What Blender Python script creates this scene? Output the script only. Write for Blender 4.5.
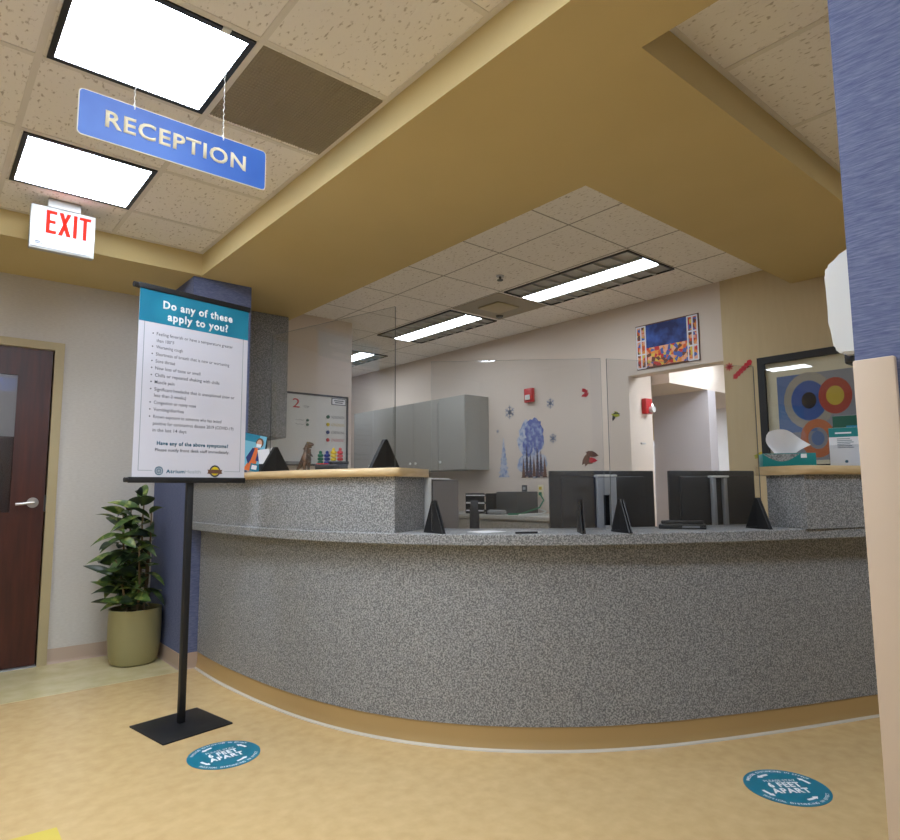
import bpy, bmesh, math, random
from mathutils import Vector, Matrix
for o in list(bpy.data.objects): bpy.data.objects.remove(o)
SC = bpy.context.scene; C = SC.collection
H = 1.15                                   # camera height above the floor
def R(d): return math.radians(d)
def lin(r, g, b):
    f = lambda c: (c/255/12.92) if c/255 <= 0.04045 else ((c/255+0.055)/1.055)**2.4
    return (f(r), f(g), f(b), 1)

# ------------------------------------------------------------------ camera, world, exposure
cam = bpy.data.cameras.new('camera'); camo = bpy.data.objects.new('camera', cam); C.objects.link(camo)
Wy, Pt, Rl = R(49.9), R(6.15), R(-0.4)
fw = Vector((math.cos(Wy)*math.cos(Pt), math.sin(Wy)*math.cos(Pt), math.sin(Pt)))
rt0 = Vector((math.sin(Wy), -math.cos(Wy), 0)); up0 = rt0.cross(fw)
rt = math.cos(Rl)*rt0 + math.sin(Rl)*up0; up = -math.sin(Rl)*rt0 + math.cos(Rl)*up0
camo.matrix_world = Matrix(((rt.x, up.x, -fw.x, 0), (rt.y, up.y, -fw.y, 0), (rt.z, up.z, -fw.z, H), (0, 0, 0, 1)))
cam.sensor_fit = 'HORIZONTAL'; cam.sensor_width = 36; cam.lens = 636/900*36; cam.clip_start = 0.05
SC.camera = camo
w = bpy.data.worlds.new('world'); SC.world = w; w.use_nodes = True
w.node_tree.nodes['Background'].inputs[0].default_value = (0.9, 0.85, 0.8, 1)
w.node_tree.nodes['Background'].inputs[1].default_value = 0.05
SC.view_settings.view_transform = 'Standard'; SC.view_settings.look = 'None'
SC.view_settings.exposure = 0.9; SC.view_settings.gamma = 1.0; SC.view_settings.use_curve_mapping = False
LOBBY_E, OFFICE_E, CORR_E = 15.2, 9.0, 12.0

# ------------------------------------------------------------------ materials
def mat(name, col, rough=0.6, metal=0, spec=0.5, emit=None, es=0, noise=None, bump=None):
    m = bpy.data.materials.new(name); m.use_nodes = True
    nt = m.node_tree; b = nt.nodes['Principled BSDF']
    b.inputs['Base Color'].default_value = col; b.inputs['Roughness'].default_value = rough
    b.inputs['Metallic'].default_value = metal; b.inputs['Specular IOR Level'].default_value = spec
    if emit: b.inputs['Emission Color'].default_value = emit; b.inputs['Emission Strength'].default_value = es
    if noise or bump:
        tc = nt.nodes.new('ShaderNodeTexCoord')
        mp = nt.nodes.new('ShaderNodeMapping'); nt.links.new(tc.outputs['Object'], mp.inputs[0])
    if noise:                                   # (scale, colour2, lo, hi, stretch, detail)
        sc, c2, lo, hi, st, det = noise
        mp.inputs['Scale'].default_value = st
        n = nt.nodes.new('ShaderNodeTexNoise'); n.inputs['Scale'].default_value = sc; n.inputs['Detail'].default_value = det
        nt.links.new(mp.outputs[0], n.inputs['Vector'])
        r = nt.nodes.new('ShaderNodeValToRGB'); r.color_ramp.elements[0].position = lo; r.color_ramp.elements[1].position = hi
        r.color_ramp.elements[0].color = col; r.color_ramp.elements[1].color = c2
        nt.links.new(n.outputs['Fac'], r.inputs[0]); nt.links.new(r.outputs[0], b.inputs['Base Color'])
    if bump:
        n2 = nt.nodes.new('ShaderNodeTexNoise'); n2.inputs['Scale'].default_value = bump[0]; n2.inputs['Detail'].default_value = 3
        nt.links.new(mp.outputs[0], n2.inputs['Vector'])
        bp = nt.nodes.new('ShaderNodeBump'); bp.inputs['Strength'].default_value = bump[1]; bp.inputs['Distance'].default_value = 0.01
        nt.links.new(n2.outputs['Fac'], bp.inputs['Height']); nt.links.new(bp.outputs[0], b.inputs['Normal'])
    return m
S1 = (1, 1, 1)
M = {}
M['floor'] = mat('tan_vinyl', lin(216, 186, 134), 0.24, 0, 0.35, noise=(16, lin(205, 174, 122), .32, .68, S1, 12))
M['stripe'] = mat('cream_vinyl', lin(216, 203, 160), 0.22, 0, 0.4, noise=(8, lin(200, 186, 138), .3, .7, S1, 5))
M['yellow'] = mat('yellow_vinyl', lin(222, 200, 92), 0.25)
M['tile'] = mat('acoustic_tile', lin(242, 237, 232), 0.95, 0, 0.1, noise=(75, lin(192, 182, 172), .60, .72, (1, .45, 1), 2), bump=(75, .25))
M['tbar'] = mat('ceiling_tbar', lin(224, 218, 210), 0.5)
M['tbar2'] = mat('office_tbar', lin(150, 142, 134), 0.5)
M['soffit'] = mat('ochre_paint', lin(208, 187, 136), 0.75, 0, 0.2, noise=(2, lin(204, 183, 132), .3, .7, S1, 3))
M['wallp'] = mat('pale_wallcovering', lin(205, 200, 192), 0.8, 0, 0.2, noise=(40, lin(196, 190, 182), .3, .7, (1, 1, 4), 3), bump=(120, .06))
M['cream'] = mat('cream_paint', lin(218, 204, 190), 0.75, 0, 0.2)
M['tan'] = mat('tan_wallcovering', lin(206, 186, 148), 0.8, 0, 0.2, noise=(30, lin(202, 181, 143), .3, .7, (1, 1, .15), 4))
M['white'] = mat('white_paint', lin(226, 222, 220), 0.7)
M['lilac'] = mat('pale_grey_paint', lin(196, 190, 192), 0.7)
M['blue'] = mat('blue_wallcovering', lin(86, 95, 130), 0.75, 0, 0.25, noise=(30, lin(120, 127, 156), .35, .72, (1.2, 1.2, 14), 6), bump=(60, .1))
M['beige'] = mat('beige_guard', lin(200, 180, 158), 0.45, 0, .4)
M['base'] = mat('vinyl_base', lin(186, 164, 146), 0.4)
M['base2'] = mat('ochre_base', lin(178, 148, 98), 0.3)
M['bead'] = mat('pale_highlight', lin(206, 198, 182), 0.25)  # pale colour of the highlight strip along the toe kick
def speck(name, a, b_, c3, sc=240, rough=0.5):
    m = mat(name, a, rough, 0, .35, noise=(sc, b_, .36, .64, S1, 1.5))
    r = [n for n in m.node_tree.nodes if n.type == 'VALTORGB'][0]
    e = r.color_ramp.elements.new(.5); e.color = c3
    return m
M['lam'] = speck('speckled_grey_laminate', lin(104, 105, 106), lin(172, 172, 172), lin(138, 139, 140), 150)
M['lam2'] = speck('speckled_grey_cabinet', lin(140, 138, 132), lin(182, 180, 172), lin(162, 160, 153), 120)
M['maple'] = mat('maple_edge', lin(216, 190, 146), 0.28, 0, .5, noise=(12, lin(200, 170, 124), .3, .7, (1, 1, 6), 4))
M['black'] = mat('black_satin', lin(22, 22, 24), 0.45)
M['blackp'] = mat('black_plastic', lin(30, 31, 34), 0.35)
M['dgrey'] = mat('dark_grey_plastic', lin(62, 63, 64), 0.5)
M['grey'] = mat('grey_plastic', lin(140, 142, 144), 0.5)
M['silver'] = mat('silver_plastic', lin(176, 178, 180), 0.35, 0.4)
M['chrome'] = mat('brushed_nickel', lin(200, 195, 188), 0.28, 1)
M['wplast'] = mat('white_plastic', lin(222, 222, 218), 0.3)
M['paper'] = mat('white_paper', lin(238, 238, 240), 0.7)
M['banner'] = mat('banner_vinyl', lin(212, 211, 220), 0.45)
M['teal'] = mat('teal_print', lin(18, 120, 150), 0.4, noise=(5, lin(30, 136, 166), .4, .6, S1, 0))
M['decal'] = mat('teal_floor_vinyl', lin(16, 122, 148), 0.35)
M['ink'] = mat('dark_ink', lin(70, 74, 84), 0.7)
M['inkteal'] = mat('teal_ink', lin(24, 92, 118), 0.7)
M['inkgrey'] = mat('grey_ink', lin(150, 160, 168), 0.7)
M['wink'] = mat('white_ink', lin(242, 244, 246), 0.6)
M['signblue'] = mat('blue_acrylic', lin(38, 88, 176), 0.5, noise=(4, lin(52, 106, 192), .35, .65, S1, 3))
M['signcream'] = mat('cream_letters', lin(232, 222, 190), 0.5)
M['signedge'] = mat('sign_edge', lin(222, 214, 196), 0.5)
M['exhouse'] = mat('exit_housing', lin(178, 177, 174), 0.8, 0, .1)
M['exit'] = mat('exit_face', lin(150, 150, 150), 0.9, 0, .05, emit=lin(240, 236, 232), es=0.02)
M['exitred'] = mat('exit_red', lin(190, 20, 14), 0.9, 0, .05, emit=lin(255, 40, 26), es=0.55)
M['wood'] = mat('mahogany_door', lin(76, 32, 20), 0.4, noise=(6, lin(54, 22, 14), .3, .7, (6, 6, .5), 5))
M['frame'] = mat('olive_frame', lin(176, 160, 122), 0.5)
M['pot'] = mat('olive_pot', lin(150, 142, 98), 0.45)
M['soil'] = mat('dark_soil', lin(44, 34, 24), 0.9)
M['bark'] = mat('plant_stem', lin(116, 98, 68), 0.8)
M['leaf'] = mat('dark_leaf', lin(34, 50, 30), 0.38, noise=(9, lin(92, 116, 50), .52, .74, S1, 3))
M['leaf2'] = mat('bright_leaf', lin(78, 104, 48), 0.38, noise=(26, lin(150, 160, 84), .5, .7, S1, 2))
M['lens'] = mat('light_lens', (1, 1, 1, 1), 0.5, emit=(0.89, 1.0, 1.15, 1), es=LOBBY_E)
M['lens2'] = mat('office_lens', (1, 1, 1, 1), 0.5, emit=(0.90, 1.0, 1.12, 1), es=OFFICE_E)
M['lens3'] = mat('corridor_lens', (1, 1, 1, 1), 0.5, emit=(0.88, 0.98, 1.10, 1), es=CORR_E)
M['lens4'] = mat('hall_fill_lens', (1, 1, 1, 1), 0.5, emit=(0.9, 1, 1.1, 1), es=3.5)
M['louver'] = mat('louver_metal', lin(190, 190, 184), 0.4, .2)
M['vent'] = mat('vent_grille', lin(158, 148, 128), 0.6)
M['refl'] = mat('louver_reflector', lin(170, 168, 160), 0.45, .3)
M['screen'] = mat('monitor_screen', lin(96, 92, 94), 0.3)
M['red'] = mat('red_enamel', lin(196, 30, 32), 0.4)
M['yel'] = mat('yellow_plastic', lin(228, 200, 30), 0.4)
M['green'] = mat('green_plastic', lin(20, 88, 66), 0.4)
M['navy'] = mat('navy_plastic', lin(30, 46, 110), 0.4)
M['cgreen'] = mat('green_cable', lin(20, 110, 76), 0.5)
M['orange'] = mat('orange_print', lin(232, 118, 56), 0.6)
M['skin'] = mat('printed_skin', lin(226, 172, 140), 0.6)
M['hair'] = mat('printed_hair', lin(110, 70, 44), 0.6)
M['lteal'] = mat('light_blue_print', lin(120, 190, 214), 0.5)
M['ctan'] = mat('tan_board', lin(186, 156, 108), 0.7)
M['dino'] = mat('brown_figurine', lin(104, 74, 50), 0.45, noise=(30, lin(60, 44, 34), .4, .6, S1, 3))
M['tissue'] = mat('white_tissue', lin(240, 238, 238), 0.85)
M['tbox'] = mat('teal_box', lin(10, 128, 128), 0.5)
M['tboxg'] = mat('grey_pattern', lin(160, 160, 158), 0.6, noise=(120, lin(110, 112, 112), .4, .6, S1, 2))
for k, c in dict(abl=(58, 96, 168), agr=(150, 152, 158), ared=(178, 62, 44), ayel=(208, 180, 62), aor=(206, 116, 66), adk=(44, 40, 44), alb=(96, 124, 172), atn=(176, 168, 152), dred=(196, 40, 52), dyg=(168, 170, 50), dbr=(104, 70, 54), dice=(176, 192, 218), dbl=(96, 118, 180), dgy=(120, 132, 160), pnk=(220, 90, 120), dnb=(28, 44, 112), gwl=(224, 222, 226)).items():
    M[k] = mat('print_'+k, lin(*c), 0.7)
M['frost'] = mat('frost_print', lin(196, 200, 212), .7, noise=(22, lin(126, 146, 190), .42, .66, S1, 5))
M['violet'] = mat('violet_print', lin(92, 104, 168), .7, noise=(20, lin(160, 176, 208), .45, .7, S1, 5))
M['dkpine'] = mat('pine_print', lin(44, 44, 66), .7, noise=(30, lin(120, 74, 84), .5, .7, S1, 3))
def speckprint(name, cols, sc):
    m = mat(name, lin(*cols[0]), .7); nt = m.node_tree
    tc = nt.nodes.new('ShaderNodeTexCoord'); v = nt.nodes.new('ShaderNodeTexVoronoi'); v.inputs['Scale'].default_value = sc
    nt.links.new(tc.outputs['Object'], v.inputs['Vector'])
    sp = nt.nodes.new('ShaderNodeSeparateColor'); nt.links.new(v.outputs['Color'], sp.inputs[0])
    r = nt.nodes.new('ShaderNodeValToRGB'); r.color_ramp.interpolation = 'CONSTANT'
    for i, c in enumerate(cols):
        e = r.color_ramp.elements[i] if i < 2 else r.color_ramp.elements.new(i/len(cols))
        e.position = i/len(cols); e.color = lin(*c)
    nt.links.new(sp.outputs[0], r.inputs[0]); nt.links.new(r.outputs[0], nt.nodes['Principled BSDF'].inputs['Base Color'])
    return m
M['crowd'] = speckprint('warm_confetti_print', [(214, 96, 50), (232, 150, 70), (220, 190, 80), (200, 60, 60), (110, 70, 60), (230, 170, 140), (80, 100, 170)], 34)
M['night'] = mat('night_blue_print', lin(20, 34, 92), .6, noise=(9, lin(60, 96, 180), .4, .75, S1, 4))
# clear acrylic: fresnel mix of transparent and mirror
g = bpy.data.materials.new('clear_acrylic'); g.use_nodes = True; nt = g.node_tree; nt.nodes.clear()
o_ = nt.nodes.new('ShaderNodeOutputMaterial'); mx = nt.nodes.new('ShaderNodeMixShader'); lw = nt.nodes.new('ShaderNodeLayerWeight'); lw.inputs[0].default_value = .5; pw = nt.nodes.new('ShaderNodeMath'); pw.operation = 'POWER'; pw.inputs[1].default_value = 4; fr = nt.nodes.new('ShaderNodeMath'); fr.operation = 'MULTIPLY_ADD'; fr.inputs[1].default_value = .9; fr.inputs[2].default_value = .045; nt.links.new(lw.outputs['Facing'], pw.inputs[0]); nt.links.new(pw.outputs[0], fr.inputs[0])
tr = nt.nodes.new('ShaderNodeBsdfTransparent'); tr.inputs[0].default_value = (.94, .945, .95, 1); gl = nt.nodes.new('ShaderNodeBsdfGlossy'); gl.inputs['Roughness'].default_value = 0.0
nt.links.new(fr.outputs[0], mx.inputs[0]); nt.links.new(tr.outputs[0], mx.inputs[1]); nt.links.new(gl.outputs[0], mx.inputs[2]); nt.links.new(mx.outputs[0], o_.inputs[0])
M['glass'] = g
M['gedge'] = mat('acrylic_edge', lin(86, 90, 90), 0.3)

# ------------------------------------------------------------------ mesh helpers
def link(name, bm, ms, parent=None, smooth=False):
    me = bpy.data.meshes.new(name); bm.normal_update(); bm.to_mesh(me); bm.free()
    for m in (ms if isinstance(ms, (list, tuple)) else [ms]): me.materials.append(m if not isinstance(m, str) else M[m])
    if smooth:
        for p in me.polygons: p.use_smooth = True
        try: me.set_sharp_from_angle(angle=R(40))
        except Exception: pass
    o = bpy.data.objects.new(name, me); C.objects.link(o)
    if parent: o.parent = parent
    return o
def tag(o, label, cat, group=None):
    o['label'] = label; o['category'] = cat
    if group: o['group'] = group
    return o
def struct(o, label=None):
    o['kind'] = 'structure'
    if label: o['label'] = label
    return o
def thing(name, label, cat, loc=(0, 0, 0), rz=0, group=None):
    o = bpy.data.objects.new(name, None); C.objects.link(o); o.location = loc; o.rotation_euler = (0, 0, rz); o.empty_display_size = .1
    return tag(o, label, cat, group)
def bx(bm, x0, x1, y0, y1, z0, z1, mi=0, bev=0, mtx=None):
    vs = [bm.verts.new(v) for v in ((x0, y0, z0), (x1, y0, z0), (x1, y1, z0), (x0, y1, z0), (x0, y0, z1), (x1, y0, z1), (x1, y1, z1), (x0, y1, z1))]
    fs = [bm.faces.new([vs[i] for i in f]) for f in ((0, 3, 2, 1), (4, 5, 6, 7), (0, 1, 5, 4), (1, 2, 6, 5), (2, 3, 7, 6), (3, 0, 4, 7))]
    for f in fs: f.material_index = mi
    if bev:
        es = list({e for f in fs for e in f.edges})
        r = bmesh.ops.bevel(bm, geom=es, offset=bev, segments=2, affect='EDGES', profile=.5)
        for f in r['faces']: f.material_index = mi
        if mtx:
            vv = list({v for f in r['faces'] for v in f.verts} | {v for f in fs if f.is_valid for v in f.verts})
            bmesh.ops.transform(bm, matrix=mtx, verts=vv)
    elif mtx: bmesh.ops.transform(bm, matrix=mtx, verts=vs)
    return fs
def box(name, x0, x1, y0, y1, z0, z1, m, parent=None, bev=0, mtx=None):
    bm = bmesh.new(); bx(bm, x0, x1, y0, y1, z0, z1, 0, bev, mtx); return link(name, bm, m, parent, smooth=bool(bev))
def tube(bm, pts, r, n=8, mi=0, radii=None):
    rings = []; pts = [Vector(p) for p in pts]
    for i, p in enumerate(pts):
        d = (pts[min(i+1, len(pts)-1)] - pts[max(i-1, 0)]).normalized()
        a = d.orthogonal().normalized() if i == 0 else (rings[-1][1] - d*rings[-1][1].dot(d)).normalized()
        b = d.cross(a); rr = radii[i] if radii else r
        rings.append(([bm.verts.new(p + (a*math.cos(t) + b*math.sin(t))*rr) for t in [2*math.pi*k/n for k in range(n)]], a))
    for i in range(len(rings)-1):
        A, B = rings[i][0], rings[i+1][0]
        for k in range(n):
            f = bm.faces.new((A[k], A[(k+1) % n], B[(k+1) % n], B[k])); f.material_index = mi
    for ring, rev in ((rings[0][0], True), (rings[-1][0], False)):
        f = bm.faces.new(ring[::-1] if rev else ring); f.material_index = mi
def lathe(bm, prof, n=40, c=(0, 0, 0), mi=0, sx=1, sy=1):
    rings = []
    for r, z in prof:
        rings.append([bm.verts.new((c[0]+r*sx*math.cos(2*math.pi*k/n), c[1]+r*sy*math.sin(2*math.pi*k/n), c[2]+z)) for k in range(n)])
    for i in range(len(rings)-1):
        for k in range(n):
            f = bm.faces.new((rings[i][k], rings[i][(k+1) % n], rings[i+1][(k+1) % n], rings[i+1][k])); f.material_index = mi
    bm.faces.new(rings[0][::-1]).material_index = mi; bm.faces.new(rings[-1]).material_index = mi
def poly(bm, pts, d=None, mi=0):
    """flat polygon, or prism when d (extrusion vector) is given"""
    a = [bm.verts.new(p) for p in pts]
    if not d: bm.faces.new(a).material_index = mi; return
    b = [bm.verts.new(Vector(p)+Vector(d)) for p in pts]; n = len(a)
    bm.faces.new(a[::-1]).material_index = mi; bm.faces.new(b).material_index = mi
    for i in range(n): bm.faces.new((a[i], a[(i+1) % n], b[(i+1) % n], b[i])).material_index = mi
def frame_m(o, u, v):
    """matrix with local x=u, y=v, z=u x v at origin o"""
    u = Vector(u).normalized(); v = Vector(v).normalized(); n = u.cross(v)
    return Matrix(((u.x, v.x, n.x, o[0]), (u.y, v.y, n.y, o[1]), (u.z, v.z, n.z, o[2]), (0, 0, 0, 1)))
def textbm(s, height, width=None, align='L', bold=0, extr=.0006):
    cu = bpy.data.curves.new('t', 'FONT'); cu.body = s; cu.size = 1; cu.offset = bold; cu.space_character = 1+bold*4; cu.resolution_u = 3
    ob = bpy.data.objects.new('t', cu); C.objects.link(ob)
    me = bpy.data.meshes.new_from_object(ob.evaluated_get(bpy.context.evaluated_depsgraph_get()))
    bpy.data.objects.remove(ob); bm = bmesh.new(); bm.from_mesh(me); bpy.data.meshes.remove(me)
    xs = [v.co.x for v in bm.verts]; x0, x1 = min(xs), max(xs)
    k = height/0.70                      # cap height of the built-in font is about 0.7
    kx = k if width is None else width/(x1-x0)
    ww = (x1-x0)*kx; off = {'L': 0, 'C': -ww/2, 'R': -ww}[align]
    for v in bm.verts: v.co = Vector(((v.co.x-x0)*kx+off, v.co.y*k, 0))
    if extr:
        r = bmesh.ops.extrude_face_region(bm, geom=bm.faces[:])
        for e in r['geom']:
            if isinstance(e, bmesh.types.BMVert): e.co.z += extr
    return bm
def merge(dst, src, mtx=None, mi=0):
    if mtx: bmesh.ops.transform(src, matrix=mtx, verts=src.verts)
    mp = {v: dst.verts.new(v.co) for v in src.verts}
    for f in src.faces:
        try: dst.faces.new([mp[v] for v in f.verts]).material_index = mi
        except ValueError: pass
    src.free()
def text(s, h, w, mtx, m, parent, align='L', bold=0, name='lettering'):
    bm = textbm(s, h, w, align, bold); bmesh.ops.transform(bm, matrix=mtx, verts=bm.verts); return link(name, bm, m, parent)

# ------------------------------------------------------------------ the shell
CZ, SZ = H+1.62, H+1.465                    # ceiling and soffit heights
X0, Y0 = -2.7, -2.6
bm = bmesh.new(); bx(bm, X0, 9, Y0, 9, -.1, 0); struct(link('floor', bm, M['floor']), 'glossy mottled tan vinyl floor')
bm = bmesh.new(); bx(bm, X0, 1.39, 4.33, 5.1, .0, .0015)
struct(link('trim_1', bm, M['stripe']), 'cream vinyl border strip along the wall with the door')
bm = bmesh.new(); poly(bm, [(-.3, 2.72, .0), (.455, 2.655, .0), (.45, 2.2, .0), (-.3, 2.2, .0)], (0, 0, .0015))
struct(link('trim_2', bm, M['yellow']), 'yellow inlaid patch in the tan floor')
# walls
struct(box('wall_left', X0, -.24, 5.1, 5.25, 0, CZ, 'wallp'), 'pale wall left of the brown door')
bm = bmesh.new(); bx(bm, .70, 2.2, 5.1, 5.25, 0, CZ); bx(bm, -.24, .70, 5.1, 5.25, 2.12, CZ)
struct(link('wall_far', bm, M['wallp']), 'pale textured wall behind the potted plant')
struct(box('wall_west', X0-.1, X0, Y0, 9, 0, CZ, 'wallp')); struct(box('wall_south', X0, 9, Y0-.1, Y0, 0, CZ, 'wallp'))
struct(box('wall_hall', -1.3, 1.7, 6.6, 6.7, 0, CZ, 'lilac')); struct(box('trim_7', -1.3, 1.6, 6.585, 6.6, 0, 1.62, 'wood'), 'added brown panel giving the door glass its dark lower part'); struct(box('wall_hall_side', 1.6, 1.7, 5.25, 6.6, 0, CZ, 'white')); struct(box('ceiling_hall', -1.3, 1.7, 5.25, 6.6, CZ-.25, CZ-.2, 'tile'))  # brown panel is added to darken the lower part of the door glass
# office back wall x=4.8 with the doorway y 2.37..3.24
bm = bmesh.new(); bx(bm, 4.8, 4.95, 3.24, 8.6, 0, CZ); bx(bm, 4.8, 4.95, 2.37, 3.24, H+.98, CZ)
struct(link('wall_back', bm, M['cream']), 'cream office wall with the open doorway')
struct(box('wall_right', 4.8, 4.95, Y0, 2.37, 0, CZ, 'tan'), 'tan office wall with the framed print')
struct(box('wall_office_end', 2.0, 4.95, 8.6, 8.7, 0, CZ, 'cream'))
struct(box('wall_whiteboard', 1.8, 3.20, 5.28, 5.40, 0, CZ, 'cream'), 'pale wall carrying the whiteboard')
struct(box('wall_column', 1.39, 1.80, 4.37, 5.1, 0, SZ, 'blue'), 'blue wallcovered column between plant and counter')
struct(box('wall_near', 1.43, 1.776, Y0, .437, 0, SZ, 'blue'), 'blue wallcovered wall end at the right edge')
struct(box('trim_3', 1.414, 1.43, .366, .4375, 0, H+.247, 'beige', bev=.004), 'beige corner guard board on the blue wall')
# soffit: underside at SZ, drops .155 from the ceiling
bm = bmesh.new()
def sbox(x0, x1, y0, y1): bx(bm, x0, x1, y0, y1, SZ, CZ+.1)
sbox(1.43, 1.776, Y0, 1.10)
sbox(1.43, 4.8, 1.10, 1.835); sbox(1.43, 2.42, 1.835, 4.94); sbox(X0, 1.43, 4.33, 5.1); sbox(1.43, 2.42, 4.94, 5.28)
bmesh.ops.remove_doubles(bm, verts=bm.verts, dist=1e-5)
struct(link('trim_5', bm, M['soffit']), 'ochre painted dropped soffit above the counter')
# ceilings with proud T-bars
def ceil(name, x0, x1, y0, y1, xs, ys, tb, z=CZ, wd=.024, lab=None, pr=.004, tm='tile'):
    o = box(name, x0, x1, y0, y1, z, z+.03, tm); struct(o, lab)
    b = bmesh.new()
    for x in xs: bx(b, x-wd/2, x+wd/2, y0, y1, z-pr, z+.002)
    for y in ys: bx(b, x0, x1, y-wd/2, y+wd/2, z-pr+.0004, z+.0023)
    link('grid', b, tb, o); return o
st = lambda a, n0, n1, s=.61: [a+s*k for k in range(n0, n1)]
ceil('ceiling', X0, 1.43, Y0, 4.33, st(.868, -5, 1)+[1.418], st(2.07, -7, 4)+[4.318], 'tbar', lab='speckled acoustic tile ceiling of the lobby')
ceil('ceiling_recess', 1.776, 4.8, Y0, 1.10, st(2.33, 0, 5, .62)+[1.788], st(1.09, -5, 1, .61), 'tbar', lab='speckled tile ceiling right of the soffit')
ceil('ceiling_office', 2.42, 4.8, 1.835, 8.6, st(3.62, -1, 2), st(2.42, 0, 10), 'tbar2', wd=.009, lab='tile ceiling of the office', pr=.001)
# baseboards (cove profile)
def cove(name, p0, p1, n, m, lab, h=.1):
    b = bmesh.new(); p0, p1, n = Vector(p0), Vector(p1), Vector(n)
    pr = [(0, 0), (.014, 0), (.008, .006), (.004, .018), (.003, h), (0, h)]
    A = [b.verts.new(p0+n*a+Vector((0, 0, z))) for a, z in pr]; B = [b.verts.new(p1+n*a+Vector((0, 0, z))) for a, z in pr]
    b.faces.new(A); b.faces.new(B[::-1])
    for i in range(len(pr)): b.faces.new((A[i], B[i], B[(i+1) % len(pr)], A[(i+1) % len(pr)]))
    bmesh.ops.recalc_face_normals(b, faces=b.faces); return struct(link(name, b, m), lab)
cove('baseboard_far', (.757, 5.1, 0), (1.39, 5.1, 0), (0, -1, 0), 'base', 'mauve beige cove base under the pale wall')
cove('baseboard_column', (1.39, 4.37, 0), (1.39, 5.1, 0), (-1, 0, 0), 'base', 'mauve beige cove base on the column side')
cove('baseboard_column_front', (1.38, 4.37, 0), (1.5, 4.37, 0), (0, -1, 0), 'base', 'short cove base beside the counter')
# door_1
d1 = struct(bpy.data.objects.new('door_1', None), 'dark mahogany door with a glass lite and lever'); C.objects.link(d1); d1.location = (.2, 5.08, 0)
def kid(o, p):
    o.parent = p; o.matrix_parent_inverse = Matrix.Translation(-Vector(p.location)); return o
def kb(name, x0, x1, y0, y1, z0, z1, m, p, bev=0): return kid(box(name, x0, x1, y0, y1, z0, z1, m, None, bev), p)
bm = bmesh.new(); lx0, lx1, lz0, lz1 = -.02, .502, H-.14, H+.785
for a in ((-.22, lx0, 0.012, H+.972), (lx1, .692, 0.012, H+.972), (lx0, lx1, 0.012, lz0), (lx0, lx1, lz1, H+.972)): bx(bm, a[0], a[1], 5.105, 5.15, a[2], a[3])
kid(link('door_leaf', bm, 'wood'), d1)
bm = bmesh.new(); bx(bm, .70, .757, 5.075, 5.26, 0, H+1.027); bx(bm, -.235, .70, 5.075, 5.26, H+.972, H+1.027); bx(bm, -.29, -.235, 5.075, 5.26, 0, H+1.027)
kid(link('door_frame', bm, 'frame'), d1)
kb('window_pane', lx0, lx1, 5.125, 5.131, lz0, lz1, 'glass', d1)
bm = bmesh.new()
for a in ((lx0-.012, lx0+.004, lz0, lz1), (lx1-.004, lx1+.014, lz0-.012, lz1+.012), (lx0, lx1, lz0-.012, lz0+.004), (lx0, lx1, lz1-.004, lz1+.012)): bx(bm, a[0], a[1], 5.098, 5.106, a[2], a[3])
kid(link('window_stop', bm, 'wood'), d1)
bm = bmesh.new(); zz = H-.075
tube(bm, [(.625, 5.105, zz), (.625, 5.093, zz)], .034, 24); tube(bm, [(.625, 5.095, zz), (.625, 5.055, zz)], .011, 12)
tube(bm, [(.63, 5.052, zz), (.60, 5.050, zz-.001), (.56, 5.052, zz-.006), (.525, 5.057, zz-.008)], .009, 10)
kid(link('lever_handle', bm, 'chrome', smooth=True), d1)
kb('strike_plate', .689, .70, 5.095, 5.105, zz-.06, zz+.05, 'dgrey', d1)
kb('threshold', -.23, .70, 5.08, 5.2, .0, .008, 'silver', d1)

# corridor beyond the doorway
struct(box('wall_corridor_side', 4.95, 5.25, 3.30, 3.40, 0, H+1.3, 'cream'), 'pinkish wall stub behind the doorway carrying the red alarm')
struct(box('wall_corridor_block', 6.0, 6.15, 3.14, 3.76, 0, H+.96, 'lilac'), 'pale grey wall block beyond the doorway')
struct(box('wall_corridor_far', 7.6, 7.7, 1.4, 6.0, 0, H+1.3, 'white'), 'white wall at the far end of the corridor')
struct(box('wall_corridor_right', 4.95, 7.6, 1.9, 2.0, 0, H+1.3, 'white')); struct(box('wall_corridor_left', 5.25, 7.6, 6.0, 6.1, 0, H+1.3, 'white'))
struct(box('trim_6', 5.3, 7.6, 3.14, 6.0, H+.96, H+1.3, 'soffit'), 'dropped beam beyond the doorway')
bpy.data.objects['trim_6'].data.materials[0] = M['cream']
struct(box('ceiling_corridor', 4.95, 7.6, 1.4, 6.0, H+1.3, H+1.34, 'tile'))
ob = box('wall_panel', 7.57, 7.6, 4.51, 4.82, H+.62, H+1.10, 'ctan'); tag(ob, 'tan wooden board on the white wall far beyond the doorway', 'panel')
t = thing('storage_cabinet', 'pale grey cabinets against the wall far beyond the doorway', 'cabinet', (7.4, 4.6, 0))
box('carcass', -.2, .17, -.45, .6, 0, H+.56, 'lilac', t); box('door', -.22, -.205, -.44, -.006, .05, H+.54, 'lilac', t); box('door', -.22, -.205, .006, .55, .05, H+.54, 'lilac', t)

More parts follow.
